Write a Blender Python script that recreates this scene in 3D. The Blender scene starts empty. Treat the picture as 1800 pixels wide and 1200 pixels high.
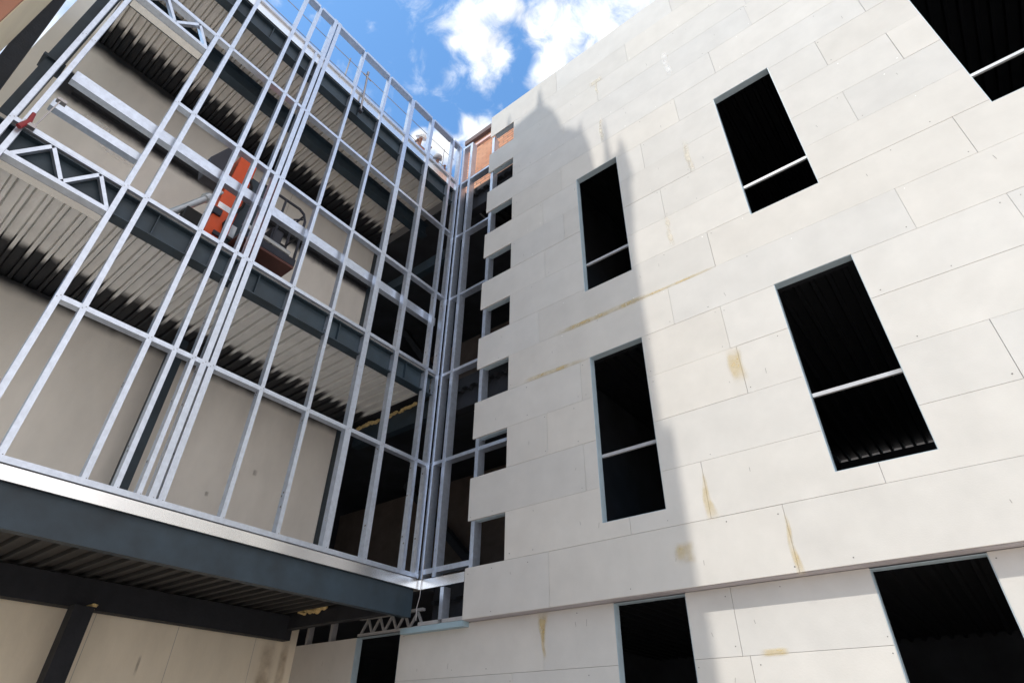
import bpy, bmesh, math, random
from mathutils import Vector, Matrix
random.seed(7)
SC = bpy.context.scene
COL = SC.collection
R = math.radians

# ------------------------------------------------------------------ camera
cam = bpy.data.cameras.new('camera')
cam.sensor_width = 36.0
cam.lens = 20.28
cam.clip_start = 0.05
cam.clip_end = 2000
cam_ob = bpy.data.objects.new('camera', cam)
COL.objects.link(cam_ob)
_r = Vector((0.7838, 0.62084, 0.01464))
_d = Vector((-0.35105, 0.46239, -0.81422))
_f = Vector((-0.51227, 0.63305, 0.58037))
M = Matrix.Identity(4)
for i in range(3):
    M[i][0] = _r[i]; M[i][1] = -_d[i]; M[i][2] = -_f[i]
M[0][3], M[1][3], M[2][3] = 6.79, -6.25, 1.6
cam_ob.matrix_world = M
SC.camera = cam_ob

# ------------------------------------------------------------------ light
SUN_EL = R(57.0)
SUN_AZ = R(1.0)                       # towards +x of straight -y
sdir = Vector((math.sin(SUN_AZ) * math.cos(SUN_EL), -math.cos(SUN_AZ) * math.cos(SUN_EL), math.sin(SUN_EL)))
sun = bpy.data.lights.new('sun', 'SUN')
sun.energy = 2.3
sun.angle = R(0.45)
sun.color = (1.0, 0.95, 0.865)
sun_ob = bpy.data.objects.new('sun', sun)
COL.objects.link(sun_ob)
sun_ob.rotation_euler = sdir.to_track_quat('Z', 'Y').to_euler()

world = bpy.data.worlds.new('World')
SC.world = world
world.use_nodes = True
SC.view_settings.view_transform = 'Standard'
SC.view_settings.look = 'None'
SC.view_settings.gamma = 1.0
SC.view_settings.exposure = 0.52
SC.cycles.diffuse_bounces = 8

CLOUDS = [(-0.3275, 0.3221, 0.8882, 0.0613), (-0.3159, 0.3495, 0.8821, 0.0353), (-0.3157, 0.2876, 0.9042, 0.0385),
          (-0.2796, 0.304, 0.9107, 0.0426), (-0.2278, 0.3487, 0.9091, 0.0509), (-0.2181, 0.394, 0.8929, 0.0643),
          (-0.1726, 0.4181, 0.8918, 0.0797), (-0.2517, 0.4036, 0.8796, 0.0395), (-0.2824, 0.4051, 0.8696, 0.025),
          (-0.1071, 0.4226, 0.9, 0.0724), (-0.2597, 0.3628, 0.8949, 0.0243), (-0.4627, 0.3684, 0.8064, 0.0221),
          (-0.4594, 0.3886, 0.7987, 0.0279), (-0.4058, 0.4107, 0.8165, 0.0334), (-0.4086, 0.3895, 0.8254, 0.0184),
          (-0.4779, 0.3445, 0.808, 0.0164), (-0.3608, 0.2941, 0.8851, 0.0191), (-0.2683, 0.3173, 0.9096, 0.0342)]
GAPS = [(-0.2887, 0.3534, 0.8898, 0.0228), (-0.3002, 0.3798, 0.875, 0.0178)]


def build_world():
    nt = world.node_tree
    nt.nodes.clear()
    N, L = nt.nodes, nt.links
    out = N.new('ShaderNodeOutputWorld')
    tc = N.new('ShaderNodeTexCoord')
    d = tc.outputs['Generated']
    sky = N.new('ShaderNodeTexSky')
    sky.sky_type = 'NISHITA'
    sky.sun_disc = False
    sky.sun_elevation = SUN_EL
    sky.sun_rotation = math.pi - SUN_AZ
    sky.altitude = 300
    sky.air_density = 1.0
    sky.dust_density = 1.8
    sky.ozone_density = 1.2
    bg = N.new('ShaderNodeBackground')
    tint = N.new('ShaderNodeMix'); tint.data_type = 'RGBA'; tint.blend_type = 'MULTIPLY'; tint.inputs['Factor'].default_value = 1
    tint.inputs['B'].default_value = (0.78, 1.22, 1.46, 1)
    L.new(sky.outputs[0], tint.inputs['A'])
    L.new(tint.outputs['Result'], bg.inputs[0])
    bg.inputs[1].default_value = 0.15

    def math_(op, a, b=None, c=None, clamp=False):
        n = N.new('ShaderNodeMath'); n.operation = op; n.use_clamp = clamp
        for i, v in enumerate((a, b, c)):
            if v is None: continue
            if isinstance(v, (int, float)): n.inputs[i].default_value = v
            else: L.new(v, n.inputs[i])
        return n.outputs[0]

    def blob(b):
        n = N.new('ShaderNodeVectorMath'); n.operation = 'DISTANCE'
        L.new(d, n.inputs[0]); n.inputs[1].default_value = b[:3]
        return math_('SUBTRACT', 1.0, math_('DIVIDE', n.outputs['Value'], b[3] * 1.5), clamp=True)

    acc = None
    for b in CLOUDS:
        v = blob(b)
        acc = v if acc is None else math_('SMOOTH_MAX', acc, v, 0.15)
    for b in GAPS:
        v = blob(b)
        acc = math_('SUBTRACT', acc, math_('MULTIPLY', v, 0.5))
    n1 = N.new('ShaderNodeTexNoise'); n1.inputs['Scale'].default_value = 20.0; n1.inputs['Detail'].default_value = 9.0; n1.inputs['Roughness'].default_value = 0.62; n1.inputs['Distortion'].default_value = 0.6
    L.new(d, n1.inputs['Vector'])
    dens = math_('ADD', acc, math_('MULTIPLY', math_('SUBTRACT', n1.outputs[0], 0.5), 1.8))
    mr = N.new('ShaderNodeMapRange'); mr.interpolation_type = 'SMOOTHSTEP'
    L.new(dens, mr.inputs[0])
    mr.inputs[1].default_value = 0.12; mr.inputs[2].default_value = 1.0
    # loose clouds over the rest of the sky
    n2 = N.new('ShaderNodeTexNoise'); n2.inputs['Scale'].default_value = 3.2; n2.inputs['Detail'].default_value = 8.0; n2.inputs['Roughness'].default_value = 0.58
    L.new(d, n2.inputs['Vector'])
    far = N.new('ShaderNodeVectorMath'); far.operation = 'DISTANCE'
    L.new(d, far.inputs[0]); far.inputs[1].default_value = (-0.36, 0.31, 0.878)
    away = N.new('ShaderNodeMapRange'); L.new(far.outputs['Value'], away.inputs[0])
    away.inputs[1].default_value = 0.27; away.inputs[2].default_value = 0.55
    away.inputs[3].default_value = -0.5; away.inputs[4].default_value = 0.02
    mr2 = N.new('ShaderNodeMapRange'); mr2.interpolation_type = 'SMOOTHSTEP'
    L.new(math_('ADD', n2.outputs[0], away.outputs[0]), mr2.inputs[0])
    mr2.inputs[1].default_value = 0.47; mr2.inputs[2].default_value = 0.62
    # unseen cloud mass added in the east to brighten the left wing
    fill_bank = N.new('ShaderNodeVectorMath'); fill_bank.operation = 'DISTANCE'
    L.new(d, fill_bank.inputs[0]); fill_bank.inputs[1].default_value = (0.893, -0.19, 0.408)
    mr3 = N.new('ShaderNodeMapRange'); mr3.interpolation_type = 'SMOOTHSTEP'
    L.new(math_('ADD', fill_bank.outputs['Value'], math_('MULTIPLY', math_('SUBTRACT', n2.outputs[0], 0.5), 0.9)), mr3.inputs[0])
    mr3.inputs[1].default_value = 0.50; mr3.inputs[2].default_value = 0.66; mr3.inputs[3].default_value = 1.0; mr3.inputs[4].default_value = 0.0
    cover = math_('MAXIMUM', math_('MAXIMUM', mr.outputs[0], mr2.outputs[0]), mr3.outputs[0])
    n3 = N.new('ShaderNodeTexNoise'); n3.inputs['Scale'].default_value = 26.0; n3.inputs['Detail'].default_value = 5.0
    L.new(d, n3.inputs['Vector'])
    ramp = N.new('ShaderNodeMapRange'); L.new(n3.outputs[0], ramp.inputs[0])
    ramp.inputs[1].default_value = 0.3; ramp.inputs[2].default_value = 0.65
    ramp.inputs[3].default_value = 0.72; ramp.inputs[4].default_value = 1.05
    cl = N.new('ShaderNodeBackground')
    tone_ = N.new('ShaderNodeMix'); tone_.data_type = 'RGBA'; tone_.inputs['A'].default_value = (0.96, 0.98, 1.0, 1); tone_.inputs['B'].default_value = (1.0, 0.955, 0.955, 1)
    L.new(mr3.outputs[0], tone_.inputs['Factor']); L.new(tone_.outputs['Result'], cl.inputs[0])
    L.new(math_('MULTIPLY', ramp.outputs[0], math_('MULTIPLY_ADD', mr3.outputs[0], 0.22, 1.0)), cl.inputs[1])
    mix = N.new('ShaderNodeMixShader')
    L.new(cover, mix.inputs[0]); L.new(bg.outputs[0], mix.inputs[1]); L.new(cl.outputs[0], mix.inputs[2])
    L.new(mix.outputs[0], out.inputs[0])


build_world()


# ------------------------------------------------------------------ materials
def mat(name, color, rough=0.7, metal=0.0, noise=0.12, scale=3.0, bump=0.0, bscale=40.0, attr=False, stretch=(1, 1, 1), spec=0.5, second=None):
    m = bpy.data.materials.new(name); m.use_nodes = True
    nt = m.node_tree; N, L = nt.nodes, nt.links
    p = N['Principled BSDF']
    p.inputs['Roughness'].default_value = rough
    p.inputs['Metallic'].default_value = metal
    p.inputs['Specular IOR Level'].default_value = spec
    tc = N.new('ShaderNodeTexCoord')
    mp = N.new('ShaderNodeMapping'); mp.inputs['Scale'].default_value = stretch
    L.new(tc.outputs['Object'], mp.inputs[0])
    tx = N.new('ShaderNodeTexNoise'); tx.inputs['Scale'].default_value = scale; tx.inputs['Detail'].default_value = 7; tx.inputs['Roughness'].default_value = 0.6
    L.new(mp.outputs[0], tx.inputs['Vector'])
    mx = N.new('ShaderNodeMix'); mx.data_type = 'RGBA'
    c = Vector(color)
    lo = c * (1 - noise); hi = (c * (1 + noise)) if second is None else Vector(second)
    mx.inputs['A'].default_value = (*lo, 1); mx.inputs['B'].default_value = (*[min(v, 0.95) for v in hi], 1)
    cr = N.new('ShaderNodeMapRange'); cr.inputs[1].default_value = 0.3; cr.inputs[2].default_value = 0.7
    L.new(tx.outputs[0], cr.inputs[0]); L.new(cr.outputs[0], mx.inputs['Factor'])
    col = mx.outputs['Result']
    if attr:
        at = N.new('ShaderNodeAttribute'); at.attribute_name = 'tone'
        m2 = N.new('ShaderNodeMix'); m2.data_type = 'RGBA'; m2.blend_type = 'MULTIPLY'; m2.inputs['Factor'].default_value = 1
        L.new(col, m2.inputs['A']); L.new(at.outputs['Color'], m2.inputs['B']); col = m2.outputs['Result']
    L.new(col, p.inputs['Base Color'])
    if bump:
        b = N.new('ShaderNodeBump'); b.inputs['Strength'].default_value = bump; b.inputs['Distance'].default_value = 0.01
        t2 = N.new('ShaderNodeTexNoise'); t2.inputs['Scale'].default_value = bscale; t2.inputs['Detail'].default_value = 6
        L.new(mp.outputs[0], t2.inputs['Vector']); L.new(t2.outputs[0], b.inputs['Height']); L.new(b.outputs[0], p.inputs['Normal'])
    return m


def overspray(m, axis, edge0, edge1, rib=None, sign=1.0, amp=0.35, nscale=4.0, floor=0.0):
    """dark fire-protection paint sprayed past the beam it belongs to: full at edge1, gone at edge0 (object metres)"""
    nt = m.node_tree; N, L = nt.nodes, nt.links
    p = N['Principled BSDF']
    src = p.inputs['Base Color'].links[0].from_socket
    tc = N.new('ShaderNodeTexCoord'); sp = N.new('ShaderNodeSeparateXYZ'); L.new(tc.outputs['Object'], sp.inputs[0])
    v = sp.outputs[axis]
    tx = N.new('ShaderNodeTexNoise'); tx.inputs['Scale'].default_value = nscale; tx.inputs['Detail'].default_value = 6
    L.new(tc.outputs['Object'], tx.inputs['Vector'])
    s1 = N.new('ShaderNodeMath'); s1.operation = 'SUBTRACT'; L.new(tx.outputs[0], s1.inputs[0]); s1.inputs[1].default_value = 0.5
    s2 = N.new('ShaderNodeMath'); s2.operation = 'MULTIPLY_ADD'; L.new(s1.outputs[0], s2.inputs[0]); s2.inputs[1].default_value = amp; L.new(v, s2.inputs[2])
    val = s2.outputs[0]
    if rib:
        at = N.new('ShaderNodeAttribute'); at.attribute_name = 'rib'
        s3 = N.new('ShaderNodeMath'); s3.operation = 'MULTIPLY_ADD'; L.new(at.outputs['Fac'], s3.inputs[0]); s3.inputs[1].default_value = rib; L.new(val, s3.inputs[2])
        val = s3.outputs[0]
    mr = N.new('ShaderNodeMapRange'); mr.interpolation_type = 'SMOOTHSTEP'
    L.new(val, mr.inputs[0]); mr.inputs[1].default_value = min(edge0, edge1); mr.inputs[2].default_value = max(edge0, edge1)
    if edge1 < edge0: mr.inputs[3].default_value = 1; mr.inputs[4].default_value = 0
    mx = N.new('ShaderNodeMix'); mx.data_type = 'RGBA'
    fac = mr.outputs[0]
    at2 = None
    L.new(fac, mx.inputs['Factor']); L.new(src, mx.inputs['A']); mx.inputs['B'].default_value = (0.022, 0.024, 0.029, 1)
    L.new(mx.outputs['Result'], p.inputs['Base Color'])
    return m


def dark_band(m, axis, z0, z1, soft, amp=0.12, nscale=5.0):
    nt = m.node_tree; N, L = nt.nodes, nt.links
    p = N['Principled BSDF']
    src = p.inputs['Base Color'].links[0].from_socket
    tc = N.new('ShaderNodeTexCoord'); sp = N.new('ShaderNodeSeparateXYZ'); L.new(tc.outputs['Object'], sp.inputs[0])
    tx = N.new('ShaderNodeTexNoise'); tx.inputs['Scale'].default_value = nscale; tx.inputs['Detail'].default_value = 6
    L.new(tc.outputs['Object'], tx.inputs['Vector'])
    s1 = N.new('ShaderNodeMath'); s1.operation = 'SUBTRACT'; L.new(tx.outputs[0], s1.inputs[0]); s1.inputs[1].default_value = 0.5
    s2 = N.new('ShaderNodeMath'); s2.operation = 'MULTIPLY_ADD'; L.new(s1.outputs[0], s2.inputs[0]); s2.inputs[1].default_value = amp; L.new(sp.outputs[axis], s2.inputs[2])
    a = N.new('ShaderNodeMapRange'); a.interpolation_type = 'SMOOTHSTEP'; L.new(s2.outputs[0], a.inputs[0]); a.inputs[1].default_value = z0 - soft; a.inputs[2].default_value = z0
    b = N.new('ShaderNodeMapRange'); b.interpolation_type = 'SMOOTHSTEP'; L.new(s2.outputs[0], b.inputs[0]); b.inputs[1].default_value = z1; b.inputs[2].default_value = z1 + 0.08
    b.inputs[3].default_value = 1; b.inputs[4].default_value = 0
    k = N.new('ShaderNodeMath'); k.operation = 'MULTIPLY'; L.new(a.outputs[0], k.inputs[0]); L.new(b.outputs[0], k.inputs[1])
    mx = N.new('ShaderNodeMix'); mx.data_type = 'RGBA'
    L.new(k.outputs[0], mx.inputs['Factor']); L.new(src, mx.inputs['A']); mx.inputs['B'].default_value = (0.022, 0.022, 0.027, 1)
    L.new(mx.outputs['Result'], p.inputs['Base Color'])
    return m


GALV = mat('galvanised_steel', (0.58, 0.64, 0.74), 0.34, 0.75, 0.12, 14.0)
GALV_DULL = mat('galvanised_dull', (0.44, 0.44, 0.45), 0.5, 0.3, 0.15, 6.0)
FLASH = mat('bright_flashing', (0.90, 0.90, 0.90), 0.24, 0.9, 0.04, 2.5)
DARK = mat('blue_grey_steel_paint', (0.021, 0.038, 0.054), 0.55, 0.0, 0.32, 2.5, 0.15, 60)
BLACK = mat('fire_protection_paint', (0.016, 0.018, 0.024), 0.8, 0.0, 0.25, 6.0, 0.4, 30)
BOARD = mat('cement_board', (0.595, 0.572, 0.535), 0.88, 0.0, 0.055, 2.2, 0.10, 70, attr=True, spec=0.25)
BOARD_EDGE = mat('cement_board_edge', (0.42, 0.40, 0.42), 0.9, 0.0, 0.06, 8.0)
SCREW = mat('screw_dark', (0.16, 0.15, 0.14), 0.6, 0.2, 0.1)
PENCIL = mat('pencil_mark', (0.27, 0.255, 0.24), 0.9)
FILLER = mat('white_filler', (0.86, 0.85, 0.82), 0.8, 0.0, 0.03)
CONC = mat('concrete_panel', (0.84, 0.805, 0.745), 0.9, 0.0, 0.09, 1.3, 0.15, 40, stretch=(1, 1, 0.45))
BROWN = mat('brown_block', (0.10, 0.075, 0.062), 0.95, 0.0, 0.2, 3.0, 0.3, 20)
SLAB = mat('raw_slab', (0.45, 0.43, 0.40), 0.95, 0.0, 0.15, 2.0)
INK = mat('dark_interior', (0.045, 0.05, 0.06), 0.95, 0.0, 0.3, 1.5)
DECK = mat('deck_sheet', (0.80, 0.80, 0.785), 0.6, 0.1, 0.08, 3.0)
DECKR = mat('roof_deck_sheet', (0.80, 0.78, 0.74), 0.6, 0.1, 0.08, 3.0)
DECKB = mat('deck_sheet_black', (0.05, 0.05, 0.05), 0.7, 0.1, 0.15, 3.0)  # near-black sheet for the ground floor soffit
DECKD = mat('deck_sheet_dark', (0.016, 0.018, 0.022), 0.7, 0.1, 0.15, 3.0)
BLUE = mat('membrane_blue', (0.32, 0.44, 0.50), 0.6, 0.0, 0.08, 5.0)
FOAM = mat('yellow_foam', (0.62, 0.47, 0.22), 0.95, 0.0, 0.2, 20, 0.6, 30)
ORANGE = mat('orange_lift_paint', (0.80, 0.105, 0.02), 0.45, 0.0, 0.08, 4.0)
NAVY = mat('dark_lift_paint', (0.030, 0.032, 0.045), 0.5, 0.1, 0.2, 6.0)
REDBROWN = mat('lift_platform_paint', (0.12, 0.045, 0.035), 0.6, 0.0, 0.15, 6.0)
CHROME = mat('lift_grey_parts', (0.55, 0.58, 0.60), 0.35, 0.5, 0.08, 6.0)
RUBBER = mat('rubber', (0.02, 0.02, 0.02), 0.85)
CREAM = mat('cream_render', (0.80, 0.75, 0.66), 0.9, 0.0, 0.06, 1.0)
SAND = mat('sand_render', (0.90, 0.78, 0.56), 0.9, 0.0, 0.07, 1.2)
TERRA = mat('terracotta_band', (0.36, 0.17, 0.11), 0.9, 0.0, 0.12, 2.0)
STONE = mat('church_stone', (0.50, 0.40, 0.37), 0.95, 0.0, 0.12, 0.8)
TILE = mat('roof_tile', (0.30, 0.13, 0.08), 0.9, 0.0, 0.2, 4.0)
ROOFING = mat('roof_membrane', (0.34, 0.34, 0.35), 0.9, 0.0, 0.1, 1.0)
PAVE = mat('paving', (0.62, 0.525, 0.45), 0.92, 0.0, 0.10, 1.5, 0.2, 30)
STEEL = mat('bare_steel', (0.36, 0.34, 0.34), 0.4, 0.8, 0.1)
REDP = mat('red_tool_paint', (0.30, 0.03, 0.035), 0.5)
SKIN = mat('skin', (0.50, 0.27, 0.18), 0.6, 0.0, 0.05)
VEST = mat('orange_workwear', (0.55, 0.16, 0.06), 0.85, 0.0, 0.08, 10)
TROUSER = mat('navy_workwear', (0.04, 0.05, 0.09), 0.9)
HAT = mat('white_helmet', (0.85, 0.85, 0.83), 0.35, 0.0, 0.02)
HATG = mat('grey_cap', (0.30, 0.30, 0.32), 0.7, 0.0, 0.05)
SHIRT = mat('pale_workwear', (0.55, 0.56, 0.58), 0.9, 0.0, 0.06)
GLASS = mat('dark_window_glass', (0.02, 0.025, 0.03), 0.1, 0.0, 0.05)


def brick_material():
    m = bpy.data.materials.new('orange_brick'); m.use_nodes = True
    nt = m.node_tree; N, L = nt.nodes, nt.links; p = N['Principled BSDF']; p.inputs['Roughness'].default_value = 0.92
    tc = N.new('ShaderNodeTexCoord'); mp = N.new('ShaderNodeMapping')
    mp.inputs['Rotation'].default_value = (R(90), 0, 0)
    L.new(tc.outputs['Object'], mp.inputs[0])
    sp = N.new('ShaderNodeSeparateXYZ'); cb = N.new('ShaderNodeCombineXYZ'); L.new(tc.outputs['Object'], sp.inputs[0])
    ad = N.new('ShaderNodeMath'); ad.operation = 'ADD'; L.new(sp.outputs[0], ad.inputs[0]); L.new(sp.outputs[1], ad.inputs[1])
    L.new(ad.outputs[0], cb.inputs[0]); L.new(sp.outputs[2], cb.inputs[1])
    b = N.new('ShaderNodeTexBrick'); L.new(cb.outputs[0], b.inputs['Vector'])
    b.inputs['Color1'].default_value = (0.76, 0.37, 0.21, 1); b.inputs['Color2'].default_value = (0.58, 0.23, 0.12, 1)
    b.inputs['Mortar'].default_value = (0.30, 0.17, 0.11, 1)
    b.inputs['Scale'].default_value = 1.0; b.inputs['Brick Width'].default_value = 0.30; b.inputs['Row Height'].default_value = 0.105; b.inputs['Mortar Size'].default_value = 0.017
    L.new(b.outputs['Color'], p.inputs['Base Color'])
    bu = N.new('ShaderNodeBump'); bu.inputs['Strength'].default_value = 0.5; bu.inputs['Distance'].default_value = 0.01; bu.invert = True
    L.new(b.outputs['Fac'], bu.inputs['Height']); L.new(bu.outputs[0], p.inputs['Normal'])
    return m


BRICK = brick_material()


def stain_material(name, color, amt=0.8):
    m = bpy.data.materials.new(name); m.use_nodes = True
    nt = m.node_tree; N, L = nt.nodes, nt.links; p = N['Principled BSDF']
    p.inputs['Base Color'].default_value = (*color, 1); p.inputs['Roughness'].default_value = 0.85
    uv = N.new('ShaderNodeUVMap'); sp = N.new('ShaderNodeSeparateXYZ'); L.new(uv.outputs[0], sp.inputs[0])
    def hump(s):
        a = N.new('ShaderNodeMath'); a.operation = 'SUBTRACT'; L.new(s, a.inputs[0]); a.inputs[1].default_value = 0.5
        b = N.new('ShaderNodeMath'); b.operation = 'ABSOLUTE'; L.new(a.outputs[0], b.inputs[0])
        c = N.new('ShaderNodeMapRange'); c.interpolation_type = 'SMOOTHSTEP'; L.new(b.outputs[0], c.inputs[0]); c.inputs[1].default_value = 0.18; c.inputs[2].default_value = 0.5; c.inputs[3].default_value = 1; c.inputs[4].default_value = 0
        return c.outputs[0]
    k = N.new('ShaderNodeMath'); k.operation = 'MULTIPLY'; L.new(hump(sp.outputs[0]), k.inputs[0]); L.new(hump(sp.outputs[1]), k.inputs[1])
    tc = N.new('ShaderNodeTexCoord'); tx = N.new('ShaderNodeTexNoise'); tx.inputs['Scale'].default_value = 5; tx.inputs['Detail'].default_value = 4; L.new(tc.outputs['Object'], tx.inputs['Vector'])
    r = N.new('ShaderNodeMapRange'); L.new(tx.outputs[0], r.inputs[0]); r.inputs[1].default_value = 0.25; r.inputs[2].default_value = 0.7
    k2 = N.new('ShaderNodeMath'); k2.operation = 'MULTIPLY'; L.new(k.outputs[0], k2.inputs[0]); L.new(r.outputs[0], k2.inputs[1])
    k3 = N.new('ShaderNodeMath'); k3.operation = 'MULTIPLY'; L.new(k2.outputs[0], k3.inputs[0]); k3.inputs[1].default_value = amt
    L.new(k3.outputs[0], p.inputs['Alpha'])
    return m


STAIN = stain_material('yellow_adhesive_stain', (0.66, 0.50, 0.21), 0.6)
STAIN_PALE = stain_material('cream_filler_smear', (0.78, 0.72, 0.60), 0.9)
STAIN_WHITE = stain_material('white_filler_smear', (0.9, 0.89, 0.87), 1.0)


# ------------------------------------------------------------------ mesh helpers
class MB:
    def __init__(self):
        self.v = []; self.f = []; self.mi = []; self.tone = {}; self.uv = {}
    def quad(self, pts, mi=0, tone=None, uv=None):
        b = len(self.v); self.v += [tuple(p) for p in pts]
        self.f.append(tuple(range(b, b + len(pts)))); self.mi.append(mi)
        if tone: self.tone[len(self.f) - 1] = tone
        if uv: self.uv[len(self.f) - 1] = uv
    def box(self, x0, x1, y0, y1, z0, z1, mi=0, tone=None):
        if x0 > x1: x0, x1 = x1, x0
        if y0 > y1: y0, y1 = y1, y0
        if z0 > z1: z0, z1 = z1, z0
        b = len(self.v)
        self.v += [(x0, y0, z0), (x1, y0, z0), (x1, y1, z0), (x0, y1, z0), (x0, y0, z1), (x1, y0, z1), (x1, y1, z1), (x0, y1, z1)]
        for q in ((3, 2, 1, 0), (4, 5, 6, 7), (0, 1, 5, 4), (1, 2, 6, 5), (2, 3, 7, 6), (3, 0, 4, 7)):
            self.f.append(tuple(b + i for i in q)); self.mi.append(mi)
            if tone: self.tone[len(self.f) - 1] = tone
        return self
    def beam(self, a, b, w, h, up=(0, 0, 1), mi=0):
        """rectangular bar from a to b, w across, h along 'up'"""
        a, b = Vector(a), Vector(b); d = (b - a).normalized(); u = Vector(up)
        s = d.cross(u)
        if s.length < 1e-4: s = d.cross(Vector((1, 0, 0)))
        s.normalize(); u = s.cross(d).normalized()
        k = len(self.v)
        for p in (a, b):
            for i, j in ((-1, -1), (1, -1), (1, 1), (-1, 1)):
                self.v.append(tuple(p + s * (w / 2 * i) + u * (h / 2 * j)))
        for q in ((3, 2, 1, 0), (4, 5, 6, 7), (0, 1, 5, 4), (1, 2, 6, 5), (2, 3, 7, 6), (3, 0, 4, 7)):
            self.f.append(tuple(k + i for i in q)); self.mi.append(mi)
        return self
    def tube(self, pts, r, n=10, mi=0, caps=True):
        pts = [Vector(p) for p in pts]; rings = []
        rr = r if isinstance(r, (list, tuple)) else [r] * len(pts)
        ref = None
        for i, p in enumerate(pts):
            d = (pts[min(i + 1, len(pts) - 1)] - pts[max(i - 1, 0)]).normalized()
            if ref is None:
                ref = d.orthogonal().normalized()
            ref = (ref - d * ref.dot(d)).normalized(); s = d.cross(ref)
            k = len(self.v)
            for j in range(n):
                t = 2 * math.pi * j / n
                self.v.append(tuple(p + (ref * math.cos(t) + s * math.sin(t)) * rr[i]))
            rings.append(k)
        for a, b in zip(rings, rings[1:]):
            for j in range(n):
                self.f.append((a + j, a + (j + 1) % n, b + (j + 1) % n, b + j)); self.mi.append(mi)
        if caps:
            self.f.append(tuple(rings[0] + j for j in reversed(range(n)))); self.mi.append(mi)
            self.f.append(tuple(rings[-1] + j for j in range(n))); self.mi.append(mi)
        return self
    def prism(self, poly, axis, a, b, mi=0):
        """poly of 2-tuples extruded along axis ('x': poly=(y,z), 'y': poly=(x,z), 'z': poly=(x,y))"""
        def P(p, t):
            return {'x': (t, p[0], p[1]), 'y': (p[0], t, p[1]), 'z': (p[0], p[1], t)}[axis]
        k = len(self.v); n = len(poly)
        self.v += [P(p, a) for p in poly] + [P(p, b) for p in poly]
        self.f.append(tuple(k + i for i in range(n))); self.mi.append(mi)
        self.f.append(tuple(k + n + i for i in reversed(range(n)))); self.mi.append(mi)
        for i in range(n):
            j = (i + 1) % n
            self.f.append((k + j, k + i, k + n + i, k + n + j)); self.mi.append(mi)
        return self
    def build(self, name, mats, parent=None, smooth=False, recalc=True, bevel=0.0):
        me = bpy.data.meshes.new(name)
        me.from_pydata(self.v, [], self.f)
        mats = mats if isinstance(mats, (list, tuple)) else [mats]
        for m in mats: me.materials.append(m)
        for p, i in zip(me.polygons, self.mi): p.material_index = i; p.use_smooth = smooth
        if self.tone:
            ca = me.color_attributes.new('tone', 'FLOAT_COLOR', 'CORNER')
            for i, p in enumerate(me.polygons):
                t = self.tone.get(i, (1, 1, 1))
                for l in p.loop_indices: ca.data[l].color = (*t, 1)
        if self.uv:
            ul = me.uv_layers.new(name='UVMap')
            for i, p in enumerate(me.polygons):
                if i in self.uv:
                    for l, c in zip(p.loop_indices, self.uv[i]): ul.data[l].uv = c
        if recalc:
            bm = bmesh.new(); bm.from_mesh(me)
            bmesh.ops.recalc_face_normals(bm, faces=bm.faces)
            if bevel:
                bmesh.ops.bevel(bm, geom=list(bm.edges), offset=bevel, segments=2, affect='EDGES', profile=0.5)
            bm.to_mesh(me); bm.free()
        o = bpy.data.objects.new(name, me)
        COL.objects.link(o)
        if parent is not None:
            o.parent = parent
            o.location = -parent.location if parent.type == 'EMPTY' else (0, 0, 0)
        return o


def thing(name, label, cat, loc=(0, 0, 0), group=None):
    o = bpy.data.objects.new(name, None); COL.objects.link(o)
    o.location = loc; o.empty_display_size = 0.3
    o['label'] = label; o['category'] = cat
    if group: o['group'] = group
    return o


def tag(o, label, cat, group=None):
    o['label'] = label; o['category'] = cat
    if group: o['group'] = group
    return o


# ------------------------------------------------------------------ the setting
g = MB(); g.quad([(-400, -400, 0), (400, -400, 0), (400, 400, 0), (-400, 400, 0)])
ground = g.build('ground', PAVE); ground['kind'] = 'structure'

# ------------------------------------------------------------------ panelled building (right wing)
right = thing('panelled_building', 'wing clad in pale grey cement boards with tall black window openings', 'building', (5, 0.3, 0))
Z0 = 3.055; P_ = 0.667
XL, XM, XR = 0.95, 1.665, 17.0
WX = [(3.22, 4.08), (5.91, 6.80), (8.65, 9.53), (11.35, 12.23), (14.0, 14.9)]
WZ = [(3.93, 6.40), (7.67, 10.44)]
WIN = [(a, b, c, d) for a, b in WX for c, d in WZ]
JO = {0: [2.40, 5.34], 1: [3.60, 4.585, 6.30], 2: [3.02, 7.62], 3: [2.425, 5.29], 4: [3.05, 5.22, 8.28], 5: [4.58, 7.47], 6: [2.3, 5.29, 8.29],
      7: [3.63, 6.4], 8: [2.455, 4.75, 7.49], 9: [2.9, 5.29], 10: [2.44, 4.57, 7.495], 11: [2.9, 5.31, 8.2], 12: [3.85, 6.08], 13: [3.02, 6.85],
      14: [3.87, 6.9], 15: [4.625, 7.5], 16: [2.9, 5.7]}


def subtract(rect, holes):
    x0, x1, z0, z1 = rect
    out = [rect]
    for hx0, hx1, hz0, hz1 in holes:
        nxt = []
        for (a, b, c, d) in out:
            if hx1 <= a or hx0 >= b or hz1 <= c or hz0 >= d:
                nxt.append((a, b, c, d)); continue
            if hx0 > a: nxt.append((a, hx0, c, d))
            if hx1 < b: nxt.append((hx1, b, c, d))
            m0, m1 = max(a, hx0), min(b, hx1)
            if hz0 > c: nxt.append((m0, m1, c, hz0))
            if hz1 < d: nxt.append((m0, m1, hz1, d))
        out = nxt
    return out


def tone():
    b = random.uniform(0.955, 1.03); h = random.uniform(-1, 1)
    return (b * (1 + 0.012 * h), b, b * (1 - 0.018 * h))


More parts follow.
